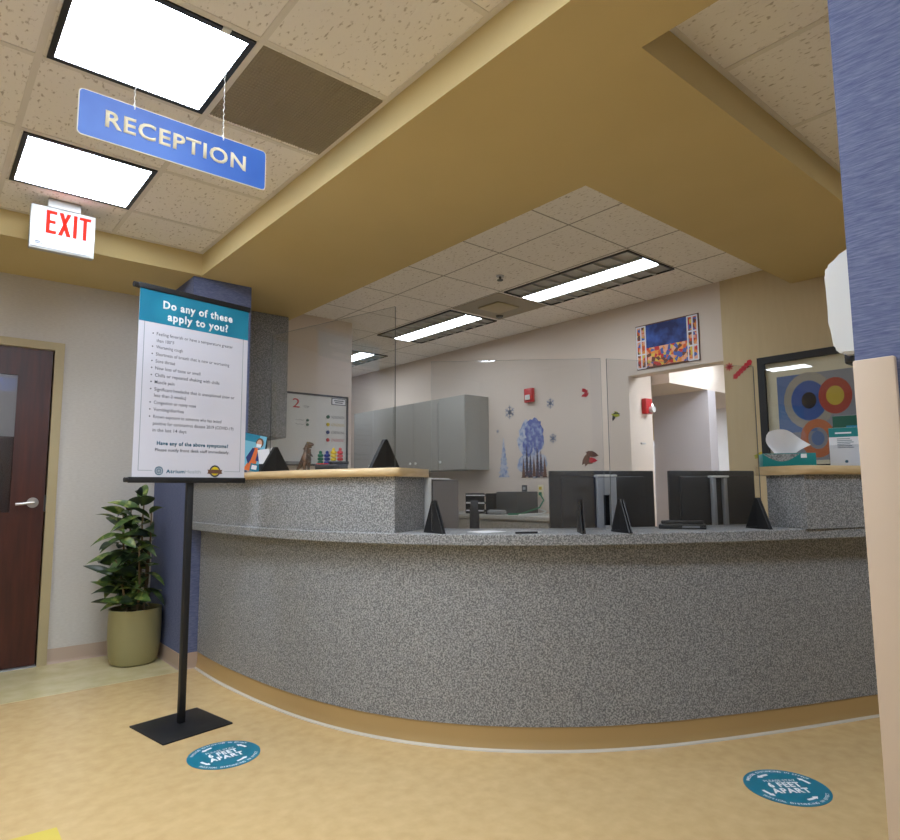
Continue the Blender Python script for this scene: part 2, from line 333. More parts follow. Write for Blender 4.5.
# ------------------------------------------------------------------ ceiling fittings
def lobby_light(cx, cy, lab, z=CZ, lens='lens'):
    t = thing('ceiling_light', lab, 'light', (cx, cy, z), 0, 'square ceiling lights'); s = .286
    b = bmesh.new()
    for a in ((-s, s, -s, -s+.022), (-s, s, s-.022, s), (-s, -s+.022, -s+.022, s-.022), (s-.022, s, -s+.022, s-.022)): bx(b, *a, -.008, .0)
    link('frame', b, 'blackp', t)
    box('diffuser', -s+.02, s-.02, -s+.02, s-.02, -.005, .0, lens, t); return t
lobby_light(.568, 2.376, 'large square ceiling light directly behind the hanging blue sign')
lobby_light(.568, 3.596, 'square ceiling light in front of the exit sign, smaller of the two')
for x, y, l in ((.568, 1.156, 'square ceiling light in line with the lit pair, nearer the viewer'), (-1.262, 2.376, 'square ceiling light far left of the hanging sign'), (-1.262, -1.284, 'square ceiling light far behind on the left'), (.568, -1.894, 'square ceiling light behind the viewer')):
    lobby_light(x, y, l)
lobby_light(3.26, -.4, 'square ceiling light hidden in the ceiling behind the blue wall')
lobby_light(.1, 5.95, 'added unseen square light brightening the hall behind the brown door', CZ-.25, 'lens4')  # unseen lamp added so the door glass looks bright
t = thing('ceiling_vent', 'square brown perforated return air grille beside the large ceiling light', 'vent', (1.145, 2.37, CZ))
box('backing', -.264, .264, -.276, .276, -.003, .0, 'vent', t)
b = bmesh.new()
for k in range(44): x = -.26+.52*k/43; bx(b, x-.002, x+.002, -.274, .274, -.007, -.003)
for k in range(30): y = -.27+.54*k/29; bx(b, -.262, .262, y-.001, y+.001, -.0055, -.003)
link('grille', b, 'vent', t)
def office_light(cx, cy, lab):
    t = thing('ceiling_light', lab, 'light', (cx, cy, CZ), 0, 'louvered ceiling lights in the office'); a, l = .295, .60
    b = bmesh.new()
    for q in ((-a, a, -l, -l+.012), (-a, a, l-.012, l), (-a, -a+.01, -l, l), (a-.01, a, -l, l)): bx(b, *q, -.012, .0)
    link('frame', b, 'dgrey', t)
    box('reflector', -a+.01, a-.01, -l+.012, l-.012, -.003, .0, 'refl', t)
    b = bmesh.new()
    for s in (-1, 1):
        bx(b, min(s*.10, s*.112), max(s*.10, s*.112), -l+.012, l-.012, -.02, -.003)
        for k in range(1, 8):
            y = -l+2*l*k/8; bx(b, min(s*.112, s*(a-.01)), max(s*.112, s*(a-.01)), y-.005, y+.005, -.02, -.003)
    link('louver', b, 'louver', t)
    box('diffuser', -.098, .098, -l+.014, l-.014, -.014, -.003, 'lens2', t); return t
office_light(3.945, 3.03, 'louvered office ceiling light nearest the doorway, seen whole')
office_light(3.945, 4.92, 'louvered office ceiling light crossed by the shield edge')
office_light(4.05, 6.93, 'louvered office ceiling light farthest back beside the whiteboard wall')
t = thing('ceiling_panel', 'tan ceiling panel with a square detector plate between two office lights', 'panel', (3.935, 3.975, CZ))
box('plate', -.30, .30, -.30, .30, -.004, 0, 'vent', t); box('detector', -.14, .12, -.13, .13, -.016, -.004, 'frame', t, bev=.004)
b = bmesh.new(); lathe(b, [(.03, -.02), (.035, -.004)], 16, (.2, .2, 0)); link('sensor', b, 'dgrey', t)
t = thing('sprinkler_head', 'small dark sprinkler head on the office ceiling tiles', 'sprinkler', (3.35, 3.37, CZ))
b = bmesh.new(); lathe(b, [(.032, 0), (.03, -.006)], 16); link('escutcheon', b, 'silver', t)
b = bmesh.new(); lathe(b, [(.008, -.006), (.009, -.03), (.024, -.032), (.022, -.037)], 14); link('deflector', b, 'dgrey', t)
t = thing('ceiling_light', 'bright ceiling light seen through the doorway', 'light', (5.95, 2.92, H+1.3))
box('diffuser', -.15, .15, -.1, .1, -.004, 0, 'lens3', t); 
b = bmesh.new()
for a in ((-.17, .17, -.12, -.1), (-.17, .17, .1, .12), (-.17, -.15, -.1, .1), (.15, .17, -.1, .1)): bx(b, *a, -.008, 0)
link('frame', b, 'white', t)
lobby_light(6.7, 4.3, 'added hidden square light under the beam beyond the doorway', H+.96, 'lens3'); lobby_light(5.42, 2.42, 'added hidden square light brightening the wall block beyond the doorway', H+1.3, 'lens3')  # two hidden lights added to brighten the corridor and its wall block

# hanging RECEPTION sign
t = thing('hanging_sign', 'blue hanging sign reading RECEPTION on two thin chains', 'sign', (.605, 2.095, H+1.14))
def rrect(w, h, r, n=5):
    P = []
    for cx, cy, a0 in ((w/2-r, h/2-r, 0), (-w/2+r, h/2-r, 90), (-w/2+r, -h/2+r, 180), (w/2-r, -h/2+r, 270)):
        for k in range(n+1): a = R(a0+90*k/n); P.append((cx+r*math.cos(a), cy+r*math.sin(a)))
    return P
W_, H_ = .588, .142
b = bmesh.new(); poly(b, [(x, -.004, y) for x, y in rrect(W_, H_, .012)], (0, .008, 0)); link('panel', b, 'signblue', t)
b = bmesh.new(); poly(b, [(x, -.0045, y) for x, y in rrect(W_+.006, H_+.006, .014)], (0, .009, 0))
link('panel_edge', b, 'signedge', t); t.children[-1].scale = (1, .75, 1)
fm = frame_m((0, -.0045, -.024), (1, 0, 0), (0, 0, 1))
text('RECEPTION', .052, .445, fm, 'signcream', t, 'C', .022, 'lettering')
for sx in (-.142, .141):
    b = bmesh.new(); zt = CZ-H-1.14; n = 34
    for k in range(n):
        z0 = .078+(zt-.008-.078)*k/n; z1 = .078+(zt-.008-.078)*(k+1)/n; q = .0022 if k % 2 else -.0022
        tube(b, [(sx+q, 0, z0-.001), (sx-q, 0, z1+.001)], .0014, 5)
    link('chain', b, 'wplast', t)
    b = bmesh.new(); tube(b, [(sx, 0, .058), (sx, -.006, .066), (sx, -.002, .08)], .002, 6); link('hook', b, 'wplast', t)
    box('ceiling_clip', sx-.014, sx+.014, -.014, .014, zt-.012, zt-.003, 'wplast', t)

# EXIT sign
t = thing('exit_sign', 'white exit sign with red EXIT letters under the lobby ceiling', 'sign', (.556, 4.02, H+1.445))
box('housing', -.157, .157, -.016, .03, -.125, .122, 'exhouse', t, bev=.006)
box('face', -.15, .15, -.021, -.0165, -.115, .115, 'exit', t)
def bar(b, P): poly(b, [(x, -.0212, z) for x, z in P], (0, -.0012, 0))
for nm, PS in (('E', [((-.085, -.03), (-.067, -.03), (-.067, .10), (-.085, .10)), ((-.067, .082), (-.035, .082), (-.035, .10), (-.067, .10)), ((-.067, .028), (-.04, .028), (-.04, .045), (-.067, .045)), ((-.067, -.03), (-.035, -.03), (-.035, -.012), (-.067, -.012))]), ('X', [((-.025, .10), (-.005, .10), (.035, -.03), (.014, -.03)), ((.014, .10), (.033, .10), (.008, .03), (.0, .055)), ((-.027, -.03), (-.006, -.03), (.008, .02), (-.001, .045))]), ('I', [((.046, -.03), (.064, -.03), (.064, .10), (.046, .10))]), ('T', [((.094, -.03), (.112, -.03), (.112, .084), (.094, .084)), ((.074, .084), (.132, .084), (.132, .10), (.074, .10))])):
    b = bmesh.new()
    for P in PS: bar(b, P)
    bmesh.ops.recalc_face_normals(b, faces=b.faces); link('letter', b, 'exitred', t)
b = bmesh.new(); bx(b, -.132, -.096, -.0222, -.0214, -.098, -.094); bx(b, -.13, -.105, -.0222, -.0214, -.09, -.084); link('maker_mark', b, 'ink', t)
box('canopy', -.08, .08, -.02, .034, .122, CZ-H-1.445-.001, 'exhouse', t, bev=.004)

# ------------------------------------------------------------------ banner stand
a = R(9.5); pole = (1.094, 3.373, 0)
t = thing('banner_stand', 'black floor stand holding a white and teal symptom notice banner', 'sign stand', pole, a)
box('base_plate', -.185, .165, -.19, .16, 0, .008, 'black', t, bev=.003)
box('pole', -.016, .016, -.004, .022, .008, H+.06, 'black', t, bev=.002)
box('bottom_bar', -.318, .30, -.026, -.004, H+.038, H+.066, 'black', t, bev=.003)
box('pole_upper', -.012, .012, .002, .016, H+.06, H+1.0, 'black', t)
box('top_bar', -.312, .305, -.026, .002, H+.995, H+1.022, 'black', t, bev=.003)
b = bmesh.new(); tube(b, [(-.334, -.012, H+1.008), (-.312, -.012, H+1.008)], .014, 12); link('end_cap', b, 'blackp', t)
b = bmesh.new(); tube(b, [(-.337, -.014, H+.052), (-.318, -.014, H+.052)], .012, 12); link('end_cap', b, 'blackp', t)
BW, BH = .60, .935; bl = Vector((-.305, -.021, H+.064))
bn = box('banner', bl.x, bl.x+BW, -.019, -.017, bl.z, bl.z+BH, 'banner', t)
def bp(u, v): return frame_m((bl.x+u*BW, -.0195, bl.z+(1-v)*BH), (1, 0, 0), (0, 0, 1))
box('header', bl.x, bl.x+BW, -.0198, -.019, bl.z+(1-.178)*BH, bl.z+BH-.002, 'teal', t)
text('Do any of these', .039, .385, bp(.515, .090), 'wink', t, 'C', .035)
bpy.context.view_layer.update()
text('apply to you?', .039, .335, bp(.515, .152), 'wink', t, 'C', .035)
for c in list(t.children)[-2:]: c.location.y = -.0006
L = [(.238, 1, 'Feeling feverish or have a temperature greater', .715), (.274, 0, 'than 100°F', 0), (.309, 1, 'Worsening cough', 0), (.348, 1, 'Shortness of breath that is new or worsening', 0), (.386, 1, 'Sore throat', 0), (.423, 1, 'New loss of taste or smell', 0), (.461, 1, 'Chills or repeated shaking with chills', 0), (.498, 1, 'Muscle pain', 0), (.536, 1, 'Significant headache that is unexplained (new or', 0), (.569, 0, 'less than 2 weeks)', 0), (.607, 1, 'Congestion or runny nose', 0), (.644, 1, 'Vomiting/diarrhea', 0), (.682, 1, 'Known exposure to someone who has tested', 0), (.718, 0, 'positive for coronavirus disease 2019 (COVID-19)', 0), (.753, 0, 'in the last 14 days', 0)]
for v, bu, ln_, _ in L:
    bmx = textbm(ln_, .0165, len(ln_)*.0091, 'L', .004, 0); bmesh.ops.transform(bmx, matrix=bp(.15, v+.006), verts=bmx.verts); link('lettering', bmx, 'ink', t)
    if bu: b = bmesh.new(); m4_ = bp(.12, v-.002); poly(b, [m4_@Vector((.0038*math.cos(R(60*k)), .0038*math.sin(R(60*k)), 0)) for k in range(6)]); link('bullet', b, 'ink', t)
text('Have any of the above symptoms?', .018, .385, bp(.51, .828), 'inkteal', t, 'C', .03)
text('Please notify front desk staff immediately.', .0155, .40, bp(.51, .862), 'ink', t, 'C')
def hl(u0, u1, v0, v1):
    x0, x1 = bl.x+u0*BW, bl.x+u1*BW; z0, z1 = bl.z+(1-v1)*BH, bl.z+(1-v0)*BH; box('border_line', x0, x1, -.0196, -.0189, z0, z1, 'inkgrey', t)
hl(.045, .05, .178, .965); hl(.95, .955, .178, .965); hl(.05, .16, .962, .965); hl(.80, .95, .962, .965)
def disc(bm, m4, r, r0=0, n=28, a0=0, a1=360, mi=0, z=.0):
    k = n; P = []
    for i in range(k+1):
        an = R(a0+(a1-a0)*i/k); P.append((an, m4@Vector((r*math.cos(an), r*math.sin(an), z)), m4@Vector((r0*math.cos(an), r0*math.sin(an), z))))
    for i in range(k):
        q = [P[i][1], P[i+1][1], P[i+1][2], P[i][2]] if r0 else [P[i][1], P[i+1][1], P[i][2]]
        bm.faces.new([bm.verts.new(c) for c in q]).material_index = mi
bmx = bmesh.new(); lg = bp(.215, .965); disc(bmx, lg, .021, .0165, z=.0008)
for k in range(8):
    an = 2*math.pi*k/8; m4 = lg @ Matrix.Translation((.0092*math.cos(an), .0092*math.sin(an), .0004)) @ Matrix.Rotation(an, 4, 'Z')
    poly(bmx, [m4@Vector(p) for p in ((-.006, 0, 0), (0, -.0035, 0), (.006, 0, 0), (0, .0035, 0))], mi=0)
link('round_emblem', bmx, 'inkteal', t)
bmx = textbm('Atrium', .017, .095, 'L', .03, 0); bmesh.ops.transform(bmx, matrix=bp(.275, .976), verts=bmx.verts); link('logo_lettering', bmx, 'inkteal', t)
bmx = textbm('Health', .017, .085, 'L', 0, 0); bmesh.ops.transform(bmx, matrix=bp(.437, .976), verts=bmx.verts); link('logo_lettering', bmx, 'inkgrey', t)
sl = bp(.71, .962); bmx = bmesh.new(); disc(bmx, sl, .031, .023, z=.0006, mi=0); disc(bmx, sl, .0225, z=.0006, mi=1)
for s in (-1, 1): poly(bmx, [sl@Vector(p) for p in ((s*.02, -.016, .001), (s*.043, -.013, .001), (s*.038, -.003, .001), (s*.042, .008, .001), (s*.018, .006, .001))], mi=2)
poly(bmx, [sl@Vector(p) for p in ((-.02, -.012, .0012), (.02, -.012, .0012), (.02, .008, .0012), (-.02, .008, .0012))], mi=2)
link('award_seal', bmx, ['dgrey', 'yel', 'dbr'], t)

# ------------------------------------------------------------------ floor decals
def floor_decal(cx, cy, rz, lab):
    t = thing('floor_decal', lab, 'floor decal', (cx, cy, 0.0005), rz, 'round floor decals')
    b = bmesh.new(); poly(b, [(.1525*math.cos(2*math.pi*k/64), .1525*math.sin(2*math.pi*k/64), 0) for k in range(64)], (0, 0, .001)); link('disc', b, 'decal', t)
    b = bmesh.new()
    def ln(s, h, w, y, bo): merge(b, textbm(s, h, w, 'C', bo, 0), Matrix.Translation((0, y, .0014)))
    ln('PLEASE STAY', .017, .125, .043, 0); ln('6 FEET', .036, .125, -.001, .045); ln('APART', .036, .145, -.048, .045)
    for s, flip in (('PHYSICAL DISTANCING IN EFFECT', 1), ('PHYSICAL DISTANCING IN EFFECT', -1)):
        n = len(s)
        for i, ch in enumerate(s):
            if ch == ' ': continue
            an = R(90 + (62-124*i/(n-1))) if flip == 1 else R(270 - (62-124*i/(n-1)))
            rr = .128 if flip == 1 else .141
            m4 = Matrix.Translation((rr*math.cos(an), rr*math.sin(an), .0014)) @ Matrix.Rotation(an-math.pi/2*flip, 4, 'Z')
            merge(b, textbm(ch, .012, None, 'C', .02, 0), m4)
    for k in range(4):                       # curved arrows between the words and the ring
        c = [30, 135, 215, 330][k]
        c = [22, 112, 202, 292][k]
        disc(b, Matrix.Translation((0, 0, .0014)), .112, .100, 8, c-11, c+9)
        m4 = Matrix.Rotation(R(c+9), 4, 'Z'); poly(b, [m4@Vector(p) for p in ((.094, 0, .0014), (.118, 0, .0014), (.106, .02, .0014))])
    link('lettering', b, 'wink', t); return t
floor_decal(1.118, 2.877, R(-2), 'round teal floor decal reading 6 FEET APART beside the banner stand')
floor_decal(2.645, 1.148, R(-38), 'round teal floor decal reading 6 FEET APART in front of the counter right end')

# ------------------------------------------------------------------ reception counter
ctrl = [(1.50, 4.37), (1.50, 3.95), (1.515, 3.50), (1.575, 3.06), (1.67, 2.74), (1.785, 2.485), (1.915, 2.285), (2.06, 2.112), (2.215, 1.962), (2.39, 1.826), (2.585, 1.705), (2.81, 1.592), (3.07, 1.475), (3.34, 1.36), (3.60, 1.26), (3.83, 1.17), (4.2, 1.02), (4.60, .865)]
ctrl = [Vector(p) for p in ctrl]
for it in range(2): ctrl = [ctrl[0]] + [ctrl[i]*.6+(ctrl[i-1]+ctrl[i+1])*.2 if 1 < i < len(ctrl)-1 else ctrl[i] for i in range(1, len(ctrl)-1)] + [ctrl[-1]]
pts = []
for i in range(len(ctrl)-1):
    p0, p1, p2, p3 = ctrl[max(i-1, 0)], ctrl[i], ctrl[i+1], ctrl[min(i+2, len(ctrl)-1)]
    for k in range(12):
        u = k/12; pts.append(.5*((2*p1)+(-p0+p2)*u+(2*p0-5*p1+4*p2-p3)*u*u+(-p0+3*p1-3*p2+p3)*u**3))
pts.append(ctrl[-1])
acc = [0]
for i in range(1, len(pts)): acc.append(acc[-1]+(pts[i]-pts[i-1]).length)
TOT = acc[-1]
def cpt(s):
    s = max(0, min(TOT, s)); i = 0
    while i < len(acc)-2 and acc[i+1] < s: i += 1
    u = (s-acc[i])/(acc[i+1]-acc[i]); return pts[i].lerp(pts[i+1], u)
def cn(s):
    if s < .4: return Vector((-1, 0))
    d = (cpt(s+.06)-cpt(s-.06)).normalized(); return Vector((d.y, -d.x))    # outward, towards the lobby
def near(x, y):
    return min((( cpt(TOT*k/2000)-Vector((x, y))).length, TOT*k/2000) for k in range(2001))[1]
def sweep(prof, s0, s1, n, parent, name, m, org=(0, 0), stations=None, smooth=True):
    """prof(s)-> list of (outward offset, z)"""
    b = bmesh.new(); prev = None
    ss = stations or [s0+(s1-s0)*k/n for k in range(n+1)]
    first = last = None
    for s in ss:
        c, nn = cpt(s), cn(s); P = prof(s) if callable(prof) else prof
        ring = [b.verts.new((c.x+nn.x*o-org[0], c.y+nn.y*o-org[1], z)) for o, z in P]
        if prev:
            for i in range(len(ring)): b.faces.new((prev[i], ring[i], ring[(i+1) % len(ring)], prev[(i+1) % len(ring)]))
        else: first = ring
        prev = ring
    b.faces.new(first); b.faces.new(prev[::-1]); bmesh.ops.recalc_face_normals(b, faces=b.faces)
    return link(name, b, m, parent, smooth)
OG = (2.2, 2.2)
ct = thing('reception_counter', 'curved speckled grey reception counter with ochre toe kick and raised ledges', 'counter', (2.2, 2.2, 0))
SL = H-.205
sweep([(-.02, 0), (.022, 0), (.012, .004), (.006, .016), (.002, .04), (0, .102), (-.02, .102)], .005, TOT, 130, ct, 'toe_kick', 'base2', OG)
sweep([(.006, 0), (.028, 0), (.0265, .004), (.020, .007), (.012, .008)], .02, TOT, 130, ct, 'toe_highlight', 'bead', OG)  # thin pale strip standing in for the highlight where the toe meets the floor
sweep([(-.04, .1), (.004, .1), (.004, SL-.05), (-.04, SL-.05)], .005, TOT, 130, ct, 'front_panel', 'lam', OG)
def slabp(s):
    k = .085+.04*max(0, min(1, (s-3)/2)); return [(-.34, SL-.05), (k-.003, SL-.05), (k, SL-.047), (k, SL-.004), (k-.004, SL), (-.34, SL)]
sweep(slabp, .005, TOT, 130, ct, 'countertop', 'lam', OG)
sL = near(1.745, 2.475); sRr = near(3.335, 1.362)
sweep([(-.27, SL), (.065, SL), (.065, H+.059), (-.27, H+.059)], .005, sL, 60, ct, 'ledge_riser', 'lam', OG, smooth=False)
sweep([(-.12, SL), (.115, SL), (.115, H+.056), (-.12, H+.056)], sRr, TOT, 50, ct, 'ledge_riser', 'lam', OG, smooth=False)
def nose(o0, o1, z0, z1, sc, dr):
    """rounded ledge top whose corners round off near station sc, dr=+1 when the ledge lies before sc"""
    r = .05
    def f(s):
        tt = (s-(sc-dr*r))*dr/r; q = 0 if tt <= 0 else r*(1-math.sqrt(max(0, 1-min(1, tt)**2)))
        a, c = o0+q, o1-q; h = (z1-z0)/2; P = []
        for k in range(7): an = -math.pi/2+math.pi*k/6; P.append((c-.012+.012*math.cos(an)*1.3, z0+h+h*math.sin(an)))
        P += [(a, z1), (a, z0)]; return P
    return f
e = sL+.03; sts = [.005+(e-.05-.005)*k/60 for k in range(61)]+[e-.05+.05*k/8 for k in range(1, 9)]
sweep(nose(-.31, .097, H+.059, H+.10, e, 1), 0, 0, 0, ct, 'ledge_top', 'maple', OG, sts)
e2 = sRr-.035; sts = [e2+.05*k/8 for k in range(8)]+[e2+.05+(TOT-e2-.05)*k/50 for k in range(51)]
sweep(nose(-.19, .145, H+.056, H+.10, e2, -1), 0, 0, 0, ct, 'ledge_top', 'maple', OG, sts)
# staff-side work surface behind the counter (standard desk height)
ws = sweep([(-.95, H-.43), (-.345, H-.43), (-.345, H-.40), (-.95, H-.40)], .5, TOT-.9, 90, None, 'work_surface', 'lam2')
tag(ws, 'grey staff work surface along the inside of the curved counter', 'desk')
for c in (1.2, 2.6, 4.0):
    p = cpt(c)-cn(c)*.6; box('support_panel', p.x-.02, p.x+.02, p.y-.02, p.y+.02, 0, H-.43, 'grey', ws)

# ------------------------------------------------------------------ acrylic shields
def shield(p0, p1, z0, z1, lab, feet, fw_=.115, fh=.15):
    p0, p1 = Vector(p0), Vector(p1); d = (p1-p0); L_ = d.length; an = math.atan2(d.y, d.x)
    t = thing('acrylic_shield', lab, 'sneeze guard', (p0.x, p0.y, z0), an, 'acrylic shields on the counter')
    b = bmesh.new(); bx(b, 0, L_, -.003, .003, .012, z1-z0)
    for f in b.faces:
        if abs(f.normal.y) < .5: f.material_index = 1
    b.normal_update()
    for f in b.faces: f.material_index = 0 if abs(f.normal.y) > .5 else 1
    link('clear_panel', b, ['glass', 'gedge'], t)
    for fx in feet:
        for s in (-1, 1):
            b = bmesh.new(); x = fx*L_+s*.0065
            poly(b, [(x-.003, -fw_, 0), (x-.003, fw_, 0), (x-.003, .010, fh), (x-.003, -.010, fh)], (.006, 0, 0))
            if s == 1: bx(b, fx*L_-.004, fx*L_+.004, -fw_*.9, -.005, 0, .012); bx(b, fx*L_-.004, fx*L_+.004, .005, fw_*.9, 0, .012)
            bmesh.ops.recalc_face_normals(b, faces=b.faces); ft = link('foot', b, 'black', t)
            if fx == .02: ft.data.transform(Matrix.Rotation(R(38), 4, 'Z'))
    return t
LT = H+.10
shield((1.612, 3.575), (1.837, 2.61), LT, H+.93, 'tall clear acrylic shield standing on the left raised ledge', (.05, .93), .11)
shield((1.850, 2.335), (2.425, 1.785), SL, H+.60, 'clear acrylic shield on the lower countertop left of the middle', (.02, .86), .08)
shield((2.452, 1.772), (3.20, 1.430), SL, H+.60, 'clear acrylic shield on the lower countertop beside the right ledge', (.06, .975), .08)

# ------------------------------------------------------------------ monitors
def monitor(x, y, an, wd, lab, rev=False):
    t = thing('computer_monitor', lab, 'monitor', (x, y, H-.40), an, 'monitors with their backs to the lobby')     # local -y faces the lobby (the back)
    zc = .33; hh = .172; zt = .49
    box('screen_housing', -wd/2, wd/2, 0, .022, zt-.34, zt, 'blackp', t, bev=.004)
    box('rear_shell', -wd*.40, wd*.40, -.018, .001, zt-.30, zt-.03, 'blackp', t, bev=.008)
    box('screen', -wd/2+.012, wd/2-.012, .022, .024, zt-.325, zt-.015, 'screen', t)
    box('base', -.12, .12, -.11, .10, 0, .012, 'silver', t, bev=.004)
    return t
t = monitor(2.85, 2.11, R(-29), .60, 'black monitor back with a broad silver stand, left of the pair')
b = bmesh.new(); bx(b, -.055, -.02, -.055, -.03, .0, .46, 0, .004); bx(b, .02, .055, -.055, -.03, .0, .46, 0, .004); bx(b, -.02, .02, -.055, -.035, .0, .20, 0, .003); bx(b, -.02, .02, -.055, -.035, .36, .46, 0, .003)
link('stand', b, 'silver', t, True)
b = bmesh.new(); bx(b, -.058, .058, -.062, -.015, .455, .468, 0, .005); link('stand_cap', b, 'wplast', t, True)
t = monitor(3.45, 1.80, R(-22), .58, 'black monitor back with a slim arched stand, beside the right ledge')
b = bmesh.new(); bx(b, -.05, -.026, -.055, -.03, .0, .455, 0, .004); bx(b, .026, .05, -.055, -.03, .0, .455, 0, .004); link('stand', b, 'silver', t, True)
b = bmesh.new(); bx(b, -.052, .052, -.07, -.015, .45, .462, 0, .005); link('stand_cap', b, 'wplast', t, True)
t = thing('computer_monitor', 'white shelled monitor turned sideways behind the left ledge end', 'monitor', (2.27, 2.72, H-.40), R(-62))
b = bmesh.new(); bx(b, -.075, -.03, -.245, .14, .17, .458, 0, .014); bx(b, -.035, -.004, -.245, -.206, .17, .458, 0, .010); bx(b, -.11, -.07, -.20, .05, .40, .452, 0, .012); link('rear_shell', b, 'wplast', t, True)
box('bezel', -.03, -.008, -.205, .19, .10, .45, 'blackp', t, bev=.004); box('screen', -.009, -.006, -.19, .18, .12, .44, 'screen', t)
box('stand', -.055, -.02, -.06, .04, .012, .16, 'black', t, bev=.004); box('base', -.12, .09, -.16, .14, 0, .012, 'wplast', t, bev=.004)

# ------------------------------------------------------------------ plant
t = thing('potted_plant', 'dark leafy plant in a round olive pot beside the column', 'plant', (1.213, 4.77, .0015))
b = bmesh.new(); lathe(b, [(.122, 0), (.140, .01), (.155, .06), (.163, .14), (.165, .24), (.163, .345), (.165, .36), (.156, .362), (.151, .345), (.149, .31)], 56); link('pot', b, 'pot', t, True)
b = bmesh.new(); lathe(b, [(.148, .305), (.148, .32), (.08, .328)], 32); link('soil', b, 'soil', t, True)
rnd = random.Random(7)
stems = [((.02, 0), (.03, .01), .96), ((-.05, .03), (-.10, .02), .80), ((.05, -.02), (.07, -.03), .82), ((0, -.05), (-.02, -.11), .56), ((-.02, .05), (-.04, .07), .88), ((.06, .03), (.08, .0), .52), ((-.05, -.03), (-.15, -.06), .46)]
lb = bmesh.new()
def leaf(b, p, d, upv, ln, wd, mi):
    d = d.normalized(); side = d.cross(Vector((0, 0, 1)))
    if side.length < .1: side = Vector((1, 0, 0))
    side.normalize(); side = (Matrix.Rotation(rnd.uniform(-1.1, 1.1), 3, d) @ side).normalized(); nr = side.cross(d).normalized()
    n = 7; L_ = []; droop = rnd.uniform(.15, .7)
    for i in range(n+1):
        u = i/n; w_ = wd*math.sin(math.pi*min(1, u**.8*.98+.01))**.8*(1-.15*u)
        c = p+d*ln*u+Vector((0, 0, -droop*ln*u*u))
        L_.append((c-side*w_+nr*w_*.35, c, c+side*w_+nr*w_*.35))
    vs = [[b.verts.new(q) for q in r] for r in L_]
    for i in range(n):
        for j in (0, 1): b.faces.new((vs[i][j], vs[i][j+1], vs[i+1][j+1], vs[i+1][j])).material_index = mi
for (a0, a1, hgt) in stems:
    P = [Vector((a0[0]+(a1[0]-a0[0])*u+rnd.uniform(-.008, .008), a0[1]+(a1[1]-a0[1])*u, .30+hgt*u*.86)) for u in (0, .25, .5, .75, 1)]
    b = bmesh.new(); tube(b, P, .007, 8, radii=[.009, .008, .007, .006, .004]); link('stem', b, 'bark', t, True)
    nl = int(8+hgt*14)
    for k in range(nl):
        u = .16+.84*(k+.5)/nl; i = min(3, int(u*4)); q = P[i].lerp(P[i+1], u*4-i); an = k*2.4+rnd.uniform(-.4, .4)
        el = rnd.uniform(-.1, .9) if u < .9 else rnd.uniform(.6, 1.6)
        d = Vector((math.cos(an), math.sin(an), el)); ln = rnd.uniform(.15, .23)
        tip = q+d.normalized()*ln
        if tip.x > .15 or tip.y > .29 : d = Vector((-abs(d.x), -abs(d.y), d.z)); 
        leaf(lb, q, d, Vector((0, 0, rnd.uniform(-1, 1))), ln, rnd.uniform(.024, .042), 1 if rnd.random() < .42 else 0)
for v in lb.verts: v.co.x = min(v.co.x*1.15-.02, .16); v.co.y = min(v.co.y, .31)
fo = link('foliage', lb, ['leaf', 'leaf2'], t, True)

# ------------------------------------------------------------------ sanitizer dispenser on the near wall end
t = thing('sanitizer_dispenser', 'white wall mounted hand sanitizer dispenser beside the blue wall', 'dispenser', (1.64, .437, H+.40))
b = bmesh.new(); pr = [(.021, -.11), (.07, -.108), (.086, -.09), (.092, -.03), (.095, .085), (.090, .102), (.06, .122), (.021, .148)]
poly(b, [(-.065, y, z) for y, z in pr], (.13, 0, 0)); bmesh.ops.bevel(b, geom=b.edges[:], offset=.006, segments=2, affect='EDGES'); link('cover', b, 'wplast', t, True)
box('back_plate', -.06, .06, .0, .021, -.11, .145, 'grey', t)
b = bmesh.new(); bx(b, -.035, .035, .03, .075, -.125, -.098, 0, .004); tube(b, [(0, .055, -.125), (0, .058, -.14)], .012, 12); link('nozzle', b, 'blackp', t, True)
box('drip_window', -.05, .05, .012, .03, -.122, -.10, 'glass', t)

# ------------------------------------------------------------------ office: left side
t = thing('wall_cabinet', 'speckled grey wall cabinet beside the column, above the left ledge', 'cabinet', (2.08, 5.28, H+.43))
box('carcass', -.275, .29, -.33, 0, 0, SZ-H-.43, 'lam', t); box('door', -.27, .285, -.345, -.332, .01, SZ-H-.44, 'lam', t)
t = thing('whiteboard', 'black framed whiteboard with marker notes and coloured magnets', 'whiteboard', (2.83, 5.28, H+.22))
box('board', -.50, .32, -.012, 0, 0, .655, 'wplast', t)
b = bmesh.new()
for q in ((-.50, .32, -.005, .012), (-.50, .32, .643, .66), (-.505, -.488, 0, .655), (.308, .325, 0, .655)): bx(b, q[0], q[1], -.022, -.0, q[2], q[3])
link('frame', b, 'blackp', t)
box('marker_tray', -.32, -.15, -.075, -.02, .005, .03, 'grey', t)
wm = lambda x, z: frame_m((x, -.0125, z), (1, 0, 0), (0, 0, 1))
text('2', .085, .07, wm(-.25, .52), 'dred', t); bm_ = bmesh.new(); tube(bm_, [(-.14+.007*k, -.0128, .535+.010*math.sin(k*1.9)) for k in range(9)], .0016, 4); link('handwriting', bm_, 'ink', t)
